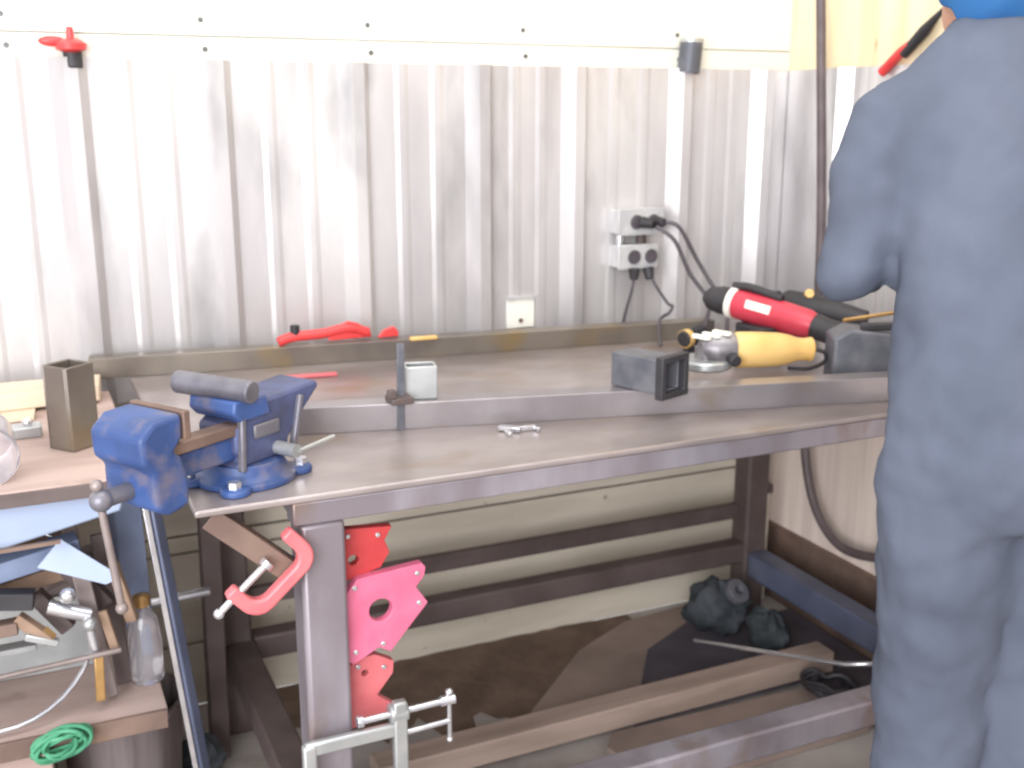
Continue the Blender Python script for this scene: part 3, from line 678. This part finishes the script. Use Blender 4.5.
# ------------------------------------------------------------------ cart at the left
CY0, CY1, CZ = 1.845, 2.47, 0.856
T = thing('tool_cart', 'wooden topped scrap cart with a lower shelf at the left of the bench', 'cart', (-0.2, 2.15, 0))
build('table_top', MB().box(-0.62, 0.155, CY0, CY1, CZ - 0.022, CZ), 'wood', T, bevel=0.002)
build('edge_strip', MB().box(-0.62, 0.150, CY0 - 0.006, CY0 - 0.0005, CZ - 0.026, CZ - 0.003), 'darksteel', T, bevel=0.001)
build('shelf', MB().box(-0.62, 0.165, CY0, CY1, 0.395, 0.418), 'wood', T, bevel=0.002)
build('shelf_lip', MB().box(-0.62, 0.163, CY0 - 0.008, CY0 - 0.0005, 0.385, 0.42), 'rust', T, bevel=0.001)
build('leg', MB().bar((0.163, CY0 - 0.012, 0.832), (0.242, CY0 - 0.012, 0.0), 0.022, 0.022, up=(0.75, 0.66, 0)), 'leg', T, bevel=0.003)
l_ = [o for o in T.children if o.name.startswith('leg')][-1]
build('highlight_strip', MB().bar((0.1515, CY0 - 0.0255, 0.832), (0.2305, CY0 - 0.0255, 0.0), 0.009, 0.004, up=(0, 1, 0)), 'bright', l_, bevel=0.001)  # bright strip standing in for the highlight along the leg's left edge
build('leg', MB().bar((-0.61, CY0 - 0.012, 0.832), (-0.68, CY0 - 0.012, 0.0), 0.022, 0.022, up=(0.75, 0.66, 0)), 'leg', T, bevel=0.003)
for x0, x1 in ((0.12, 0.17), (-0.61, -0.68)):
    build('leg', MB().bar((x0, CY1 - 0.02, 0.815), (x1, CY1 - 0.02, 0.0), 0.022, 0.026, up=(1, 0, 0)), 'bluegrey', T, bevel=0.003)
# on top of the cart
fz = Matrix.Translation((0.064, 2.065, CZ)) @ rotz(R(38))
T = thing('square_tube', 'short upright square steel tube standing on the cart beside the vise', 'steel tube', (0.05, 2.11, CZ))
s_ = MB()
s_.box(-0.031, 0.031, -0.031, -0.026, 0.0005, 0.155, fz); s_.box(-0.031, 0.031, 0.026, 0.031, 0.0005, 0.155, fz); s_.box(-0.031, -0.026, -0.026, 0.026, 0.0005, 0.155, fz); s_.box(0.026, 0.031, -0.026, 0.026, 0.0005, 0.155, fz)
build('tube', s_, 'tube', T, bevel=0.003)
solo('cardboard_sheet', MB().prism([(-0.45, 2.24), (0.0, 2.28), (0.01, 2.46), (-0.45, 2.46)], 0.004, Matrix.Translation((0, 0, CZ + 0.002))), 'paper', 'pale cardboard sheet lying flat at the back of the cart top', 'cardboard')
solo('cardboard_sheet', MB().prism([(-0.40, 2.33), (0.13, 2.36), (0.14, 2.46), (-0.40, 2.468)], 0.035, Matrix.Translation((0, 0, CZ + 0.0065))), 'paper', 'thick cardboard piece stacked on the flat sheet against the wall', 'cardboard', bevel=0.003)
T = thing('steel_block', 'small bright steel block lying on the cart top left of the upright tube', 'block', (-0.01, 2.17, CZ))
build('block', MB().box(-0.05, 0.012, 2.15, 2.19, CZ, CZ + 0.022), 'zinc', T, bevel=0.003)
build('knob', MB().ball((-0.012, 2.165, CZ + 0.028), 0.009), 'bright', T)
f = frame((-0.075, 1.915, CZ + 0.055), (0.25, -0.95, 0.15), (0.95, 0.25, 0), (0, 0, 1))
T = thing('plastic_tub', 'clear plastic tub lying on its side at the front left of the cart', 'tub', (-0.08, 1.92, CZ))
fl = Matrix.Translation((-0.082, 1.955, CZ + 0.064)) @ Matrix.Rotation(R(100), 4, 'X')
build('tub', MB().lathe([(0.048, -0.01), (0.05, 0.0), (0.054, 0.07), (0.056, 0.075), (0.052, 0.076), (0.047, 0.004), (0.001, 0.002)], fl, 28), 'plastic_clear', T)
# pale blue box between table and shelf, scrap on the shelf
T = thing('parts_bin', 'pale blue metal bin tucked directly under the cart top', 'bin', (-0.2, 1.95, 0.74))
pb = MB().prism([(-0.55, 0.735), (-0.06, 0.745), (0.12, 0.782), (0.135, 0.828), (-0.55, 0.828)], 0.30, frame((0, CY0 + 0.345, 0), (1, 0, 0), (0, 0, 1), (0, -1, 0)))
build('body', pb, 'paleblue', T, bevel=0.004)
build('rim', MB().bar((-0.55, CY0 + 0.014, 0.742), (0.02, CY0 + 0.014, 0.755), 0.008, 0.006), 'rust', T)
Sz = 0.418
def shelf_bar(name, p0, p1, wd, ht, m, label, cat='scrap bar', group='scrap metal on the cart shelf', **k):
    return solo(name, MB().bar(p0, p1, wd, ht, **k), m, label, cat, group, bevel=0.002)
shelf_bar('steel_channel', (-0.50, 1.92, 0.62), (0.05, 1.95, 0.712), 0.05, 0.035, 'bluegrey', 'blue grey steel channel leaning across the scrap just below the pale blue bin')
solo('sheet_offcut', MB().prism([(-0.02, 0.70), (0.02, 0.745), (0.095, 0.675), (0.10, 0.655), (0.085, 0.65)], 0.004, helper_xz(1.90)), 'paleblue', 'pale triangular sheet metal offcut standing among the scrap behind the vise handle', 'sheet metal', 'scrap metal on the cart shelf')
shelf_bar('timber_strip', (-0.50, 1.96, 0.56), (0.06, 2.00, 0.66), 0.045, 0.03, 'stick', 'brown timber strip sloping up to the right through the scrap')
shelf_bar('timber_strip', (-0.50, 2.00, 0.61), (0.02, 2.09, 0.700), 0.06, 0.025, 'stick', 'dark timber strip lying just beneath the blue grey channel')
shelf_bar('steel_bar', (-0.5, 2.02, 0.50), (0.08, 2.05, 0.645), 0.04, 0.04, 'scrap', 'grey steel bar lying under the sloping timber strips')
shelf_bar('flat_bar', (-0.50, 1.93, 0.538), (-0.035, 1.93, 0.546), 0.03, 0.012, 'zinc', 'pale flat bar lying level at the left of the scrap')
solo('steel_rod', MB().cyl((-0.50, 1.87, 0.506), (0.098, 1.87, 0.535), 0.005, 10), 'scrap', 'long thin rod lying level across the front of the scrap', 'rod', 'scrap metal on the cart shelf')
shelf_bar('flat_bar', (0.045, 1.93, 0.68), (0.075, 1.91, 0.43), 0.012, 0.028, 'scrap', 'upright rusty flat bar standing left of the clear bottle', up=(1, 0, 0))
shelf_bar('flat_bar', (0.085, 1.99, 0.71), (0.105, 1.97, 0.42), 0.012, 0.03, 'darksteel', 'upright dark flat bar standing behind the clear bottle', up=(1, 0, 0))
shelf_bar('metal_strip', (0.145, 2.10, 0.74), (0.150, 2.10, 0.4205), 0.008, 0.05, 'bluegrey', 'upright blue grey strip standing next to the cart leg', up=(1, 0, 0))
solo('steel_box', MB().box(-0.45, 0.06, 2.10, 2.42, Sz + 0.001, 0.60), 'scrap', 'large grey metal tray of scrap at the back of the shelf', 'tray', bevel=0.004)
solo('leaning_sheet', MB().bar((-0.22, 2.072, Sz + 0.001), (-0.22, 2.092, 0.56), 0.56, 0.008, up=(0, 1, 0)), 'zinc', 'pale grey sheet leaning at the back of the wire hoop', 'sheet metal', bevel=0.001)
T = thing('pipe_fitting', 'bright round pipe fitting with a brass nut in the middle of the scrap', 'fitting', (0.03, 1.89, 0.6))
pf = MB().cyl((-0.01, 1.90, 0.625), (0.055, 1.89, 0.60), 0.013, 16); pf.ball((0.022, 1.88, 0.648), 0.014); pf.cyl((0.05, 1.89, 0.60), (0.058, 1.885, 0.525), 0.009, 14)
build('body', pf, 'bright', T)
build('nut', MB().cyl((-0.022, 1.89, 0.588), (-0.008, 1.885, 0.572), 0.010, 6), 'brass', T)
build('ball', MB().ball((0.052, 1.878, 0.59), 0.013), 'zinc', T)
shelf_bar('brass_strip', (0.062, 1.885, 0.53), (0.058, 1.88, 0.44), 0.006, 0.016, 'brass', 'narrow brass strip standing beside the upright rusty bar', up=(1, 0, 0))
shelf_bar('angle_offcut', (-0.06, 1.90, 0.615), (-0.012, 1.885, 0.57), 0.02, 0.02, 'stick', 'short brown offcut pointing down at the brass nut')
bits = [((-0.11, 1.905, 0.655), (-0.03, 1.895, 0.645), 0.03, 0.03, 'black', 'stubby black block lying near the point of the triangular offcut'),
        ((-0.17, 1.925, 0.64), (-0.09, 1.915, 0.635), 0.034, 0.03, 'rust', 'rusty block lying left of the stubby black block'),
        ((-0.20, 1.90, 0.66), (-0.12, 1.90, 0.655), 0.025, 0.02, 'cast', 'grey cast offcut at the left edge above the rusty block'),
        ((0.03, 1.975, 0.66), (0.085, 1.965, 0.58), 0.02, 0.035, 'darksteel', 'dark steel offcut slanting down behind the bright fitting'),
        ((-0.03, 1.955, 0.63), (0.02, 1.94, 0.56), 0.02, 0.028, 'darksteel', 'dark wedge of steel just behind the bright fitting'),
        ((-0.16, 1.905, 0.595), (-0.06, 1.90, 0.60), 0.03, 0.022, 'rust', 'brown steel strip lying above the pale flat bar'),
        ((0.10, 1.94, 0.67), (0.125, 1.925, 0.56), 0.012, 0.022, 'stick', 'brown sliver leaning right of the bright fitting'),
        ((0.075, 1.90, 0.60), (0.092, 1.895, 0.52), 0.010, 0.016, 'stick', 'thin brown sliver standing over the brass strip'),
        ((-0.05, 1.885, 0.585), (0.0, 1.88, 0.565), 0.016, 0.012, 'zinc', 'pale little bar beside the brass nut')]
for p0_, p1_, wd_, ht_, m_, l_ in bits:
    shelf_bar('steel_offcut', p0_, p1_, wd_, ht_, m_, l_)
# wire hoop hanging on the shelf front
hp = []
for k in range(40):
    a = R(-90 + 360 * k / 40); hp.append((-0.105 + 0.172 * math.cos(a), 1.958 + 0.095 * math.sin(a), 0.585 + 0.155 * math.sin(a)))
T = thing('wire_hoop', 'large bright steel wire hoop leaning on the front of the scrap', 'hoop', (-0.105, 1.855, 0.43))
build('hoop', MB().tube(hp, 0.0042, 10, closed=True), 'bright', T)
# green coil
T = thing('wire_coil', 'small coil of green wire hanging over the shelf edge', 'coil', (-0.01, 1.83, 0.39))
gc = MB(); pts = []
rnd = random.Random(4)
for k in range(110):
    a = k * 0.5; r_ = 0.032 + 0.012 * math.sin(k * 0.37)
    pts.append((-0.012 + r_ * 1.1 * math.cos(a), 1.823 + 0.010 * math.sin(k * 0.7) - 0.004, 0.408 + r_ * 0.62 * math.sin(a) + 0.18 * r_ * math.cos(a)))
build('wire', gc.tube(smooth_path(pts, 2), 0.0034, 7), 'green', T)
# clear bottle
T = thing('clear_bottle', 'clear plastic bottle standing at the right end of the cart shelf', 'bottle', (0.146, 1.965, 0.418))
fb = Matrix.Translation((0.146, 1.965, Sz + 0.0015)) @ Matrix.Rotation(R(0), 4, 'Y')
build('bottle', MB().lathe([(0.001, 0.0), (0.026, 0.0), (0.03, 0.008), (0.03, 0.10), (0.024, 0.125), (0.013, 0.14), (0.013, 0.155)], fb, 24), 'plastic_clear', T)
build('cap', MB().lathe([(0.016, 0.15), (0.016, 0.168), (0.013, 0.17)], fb, 20), 'brass', T)
# bucket under the shelf
T = thing('bucket', 'dark galvanised bucket standing on the floor below the cart shelf', 'bucket', (0.16, 2.05, 0))
build('pail', MB().lathe([(0.001, 0.0), (0.095, 0.0), (0.118, 0.305), (0.123, 0.31), (0.123, 0.318), (0.115, 0.318), (0.093, 0.01), (0.002, 0.008)], Matrix.Translation((0.10, 2.10, 0)), 32), 'drum', T)
solo('storage_crate', MB().box(-0.55, -0.03, 1.90, 2.35, 0.0, 0.36), 'wood', 'plain brown wooden crate on the floor below the cart shelf', 'crate', bevel=0.004)

# ------------------------------------------------------------------ the worker
PR = V((1.420, 1.195, 0)); F = V((0.375, 0.927, 0)).normalized(); Lf = V((-0.927, 0.375, 0)).normalized()
def W(f, l, z):
    lean = 0.115 * max(0.0, (z - 0.95) / 0.5)         # bent forward a little over the bench
    return PR + F * (f + lean) + Lf * l + V((0, 0, z))
T = thing('person', 'person in a blue grey coverall and blue cap seen from behind, working at the bench', 'person', tuple(PR))
def loft(mb, sts, n=28, m=None):
    """sts: (center, half-depth along F, half-width along L) horizontal rings"""
    vs = []; fs = []
    for c, a, b_ in sts:
        for j in range(n):
            an = 2 * math.pi * j / n
            vs.append(V(c) + F * a * math.cos(an) + Lf * b_ * math.sin(an))
    for i in range(len(sts) - 1):
        for j in range(n): fs.append((i * n + j, i * n + (j + 1) % n, (i + 1) * n + (j + 1) % n, (i + 1) * n + j))
    fs.append(tuple(range(n))[::-1]); fs.append(tuple((len(sts) - 1) * n + j for j in range(n)))
    return mb._add(vs, fs)
def remesh(o, vox, it=6):
    r = o.modifiers.new('one_surface', 'REMESH'); r.mode = 'VOXEL'; r.voxel_size = vox; r.use_smooth_shade = True
    s = o.modifiers.new('soften', 'SMOOTH'); s.iterations = it; s.factor = 0.5
    return o
ARM = {}
for s in (1, -1):
    sh = W(0.045, 0.180 * s, 1.415); el = W(0.075, 0.238 * s, 1.195); wr_ = W(0.29, 0.10 * s, 1.21)
    ARM[s] = (sh, el, wr_)
def limb_arm(mb, s, k):
    sh, el, wr_ = ARM[s]
    mb.tube([W(0.04, 0.09 * s, 1.455), sh, sh.lerp(el, 0.35), sh.lerp(el, 0.7), el], 0, 20,
            rads=[0.078 * k, 0.082 * k, 0.068 * k, 0.060 * k, 0.056 * k])
    mb.ball(el, 0.055 * k)
    mb.tube([el, el.lerp(wr_, 0.4), wr_.lerp(el, 0.06)], 0, 20, rads=[0.060 * k, 0.056 * k, 0.043 * k])
def torso(mb, k):
    loft(mb, [(W(0.0, 0, 0.82), 0.125 * k, 0.195 * k), (W(-0.01, 0, 0.92), 0.145 * k, 0.206 * k), (W(-0.005, 0, 1.02), 0.146 * k, 0.206 * k), (W(0.0, 0, 1.10), 0.140 * k, 0.190 * k), (W(0.005, 0, 1.20), 0.138 * k, 0.178 * k),
              (W(0.02, 0, 1.30), 0.136 * k, 0.176 * k), (W(0.03, 0, 1.40), 0.130 * k, 0.190 * k), (W(0.042, 0, 1.475), 0.112 * k, 0.172 * k), (W(0.05, 0, 1.535), 0.09 * k, 0.128 * k), (W(0.055, 0, 1.575), 0.066 * k, 0.080 * k)])
def leg(mb, s, k):
    mb.tube([W(0.0, 0.09 * s, 0.90), W(0.01, 0.088 * s, 0.72), W(0.02, 0.082 * s, 0.50), W(0.01, 0.084 * s, 0.32), W(-0.015, 0.086 * s, 0.10)], 0, 22,
            rads=[0.118 * k, 0.110 * k, 0.092 * k, 0.086 * k, 0.082 * k], up=tuple(F))
cv = MB(); torso(cv, 1.0)
for s in (1, -1): limb_arm(cv, s, 1.0); leg(cv, s, 1.0)
# collar
loft(cv, [(W(0.05, 0, 1.545), 0.066, 0.080), (W(0.060, 0, 1.597), 0.062, 0.068)])
cvo = remesh(build('coverall', cv, 'coverall', T), 0.012, 6)
tx = bpy.data.textures.new('folds', 'CLOUDS'); tx.noise_scale = 0.11; tx.noise_depth = 2
dp = cvo.modifiers.new('folds', 'DISPLACE'); dp.texture = tx; dp.strength = 0.032; dp.mid_level = 0.5; dp.texture_coords = 'LOCAL'
# body under it: head, neck, hands and all
bd = MB(); torso(bd, 0.84)
for s in (1, -1): limb_arm(bd, s, 0.72); leg(bd, s, 0.72)
HC = W(0.080, 0, 1.675)
bd.tube([W(0.05, 0, 1.50), W(0.06, 0, 1.57), W(0.075, 0, 1.63)], 0, 20, rads=[0.062, 0.056, 0.056])
hf = frame(HC, F, Lf, (0, 0, 1))
bd.ball((0, 0, 0.01), 0.1, m=hf, sc=(0.98, 0.78, 1.12))
bd.ball((0.035, 0, -0.06), 0.07, m=hf, sc=(0.85, 0.78, 0.95))
bd.tube([(0.09, 0, 0.02), (0.112, 0, -0.015), (0.098, 0, -0.03)], 0, 12, rads=[0.01, 0.015, 0.013], m=hf)
for s in (1, -1): bd.ball((-0.005, 0.078 * s, -0.005), 0.03, m=hf, sc=(0.7, 0.35, 1.05))
bd.tube([(0.088, -0.022, -0.062), (0.095, 0, -0.06), (0.088, 0.022, -0.062)], 0.006, 8, m=hf)
def hand(mb, s):
    sh, el, wr_ = ARM[s]
    d = (wr_ - el).normalized(); inn = -Lf * s
    palm_n = (inn - d * inn.dot(d)).normalized(); across = d.cross(palm_n) * s
    h = frame(wr_, d, V((0, 0, 1)), palm_n)
    # local x along the hand, y up (thumb side), z to the palm side
    mb.tube([(-0.03, 0, 0), (0.0, 0, 0), (0.03, 0, 0.002), (0.07, 0, 0.004), (0.092, 0, 0.006)], 0, 18, rads=[(0.026, 0.022), (0.028, 0.021), (0.036, 0.018), (0.041, 0.016), (0.038, 0.014)], m=h, up=(0, 1, 0))
    for k, (yy, ln) in enumerate(((0.030, 0.072), (0.010, 0.080), (-0.010, 0.074), (-0.029, 0.058))):
        mb.tube([(0.075, yy, 0.004), (0.095, yy, 0.006), (0.095 + ln * 0.42, yy, 0.018), (0.095 + ln * 0.62, yy, 0.038), (0.095 + ln * 0.62, yy, 0.038 + ln * 0.28)], 0, 10, rads=[0.0095, 0.0095, 0.0088, 0.0082, 0.0066], m=h)
    mb.tube([(0.012, 0.022, 0.004), (0.035, 0.045, 0.014), (0.062, 0.055, 0.026), (0.088, 0.052, 0.034)], 0, 10, rads=[0.014, 0.0125, 0.0105, 0.008], m=h)
for s in (1, -1): hand(bd, s)
remesh(build('body', bd, 'skin', T), 0.0055, 3)
cp = MB(); cp.ball((-0.006, 0, 0.0), 0.112, m=hf, sc=(1.0, 0.80, 1.27))
b = cp.b
inv = hf.inverted()
cut = [v for v in b.verts if (inv @ v.co).z < -0.125 + 0.9 * max(0, (inv @ v.co).x + 0.05)]
bmesh.ops.delete(b, geom=cut, context='VERTS')
cpo = build('cap', cp, 'cap', T); so_ = cpo.modifiers.new('thick', 'SOLIDIFY'); so_.thickness = 0.004; so_.offset = 1
cpo.modifiers.new('round', 'SUBSURF').levels = 1
for s in (1, -1): build('eye', MB().ball((0.082, 0.032 * s, 0.012), 0.012, m=hf), 'white', T)
for s in (1, -1):
    c = W(0.035, 0.088 * s, 0)
    fo = frame(c, F, Lf, (0, 0, 1))
    bt = MB()
    bt.tube([(-0.09, 0, 0.045), (-0.05, 0, 0.05), (0.02, 0, 0.05), (0.09, 0, 0.042), (0.15, 0, 0.035), (0.175, 0, 0.03)], 0, 18, rads=[(0.04, 0.034), (0.05, 0.04), (0.05, 0.045), (0.042, 0.05), (0.035, 0.045), (0.018, 0.026)], m=fo, up=(0, 0, 1))
    bt.tube([(-0.045, 0, 0.05), (-0.048, 0, 0.15)], 0.056, 18, m=fo)
    remesh(build('boot', bt, 'boot', T), 0.008, 4)
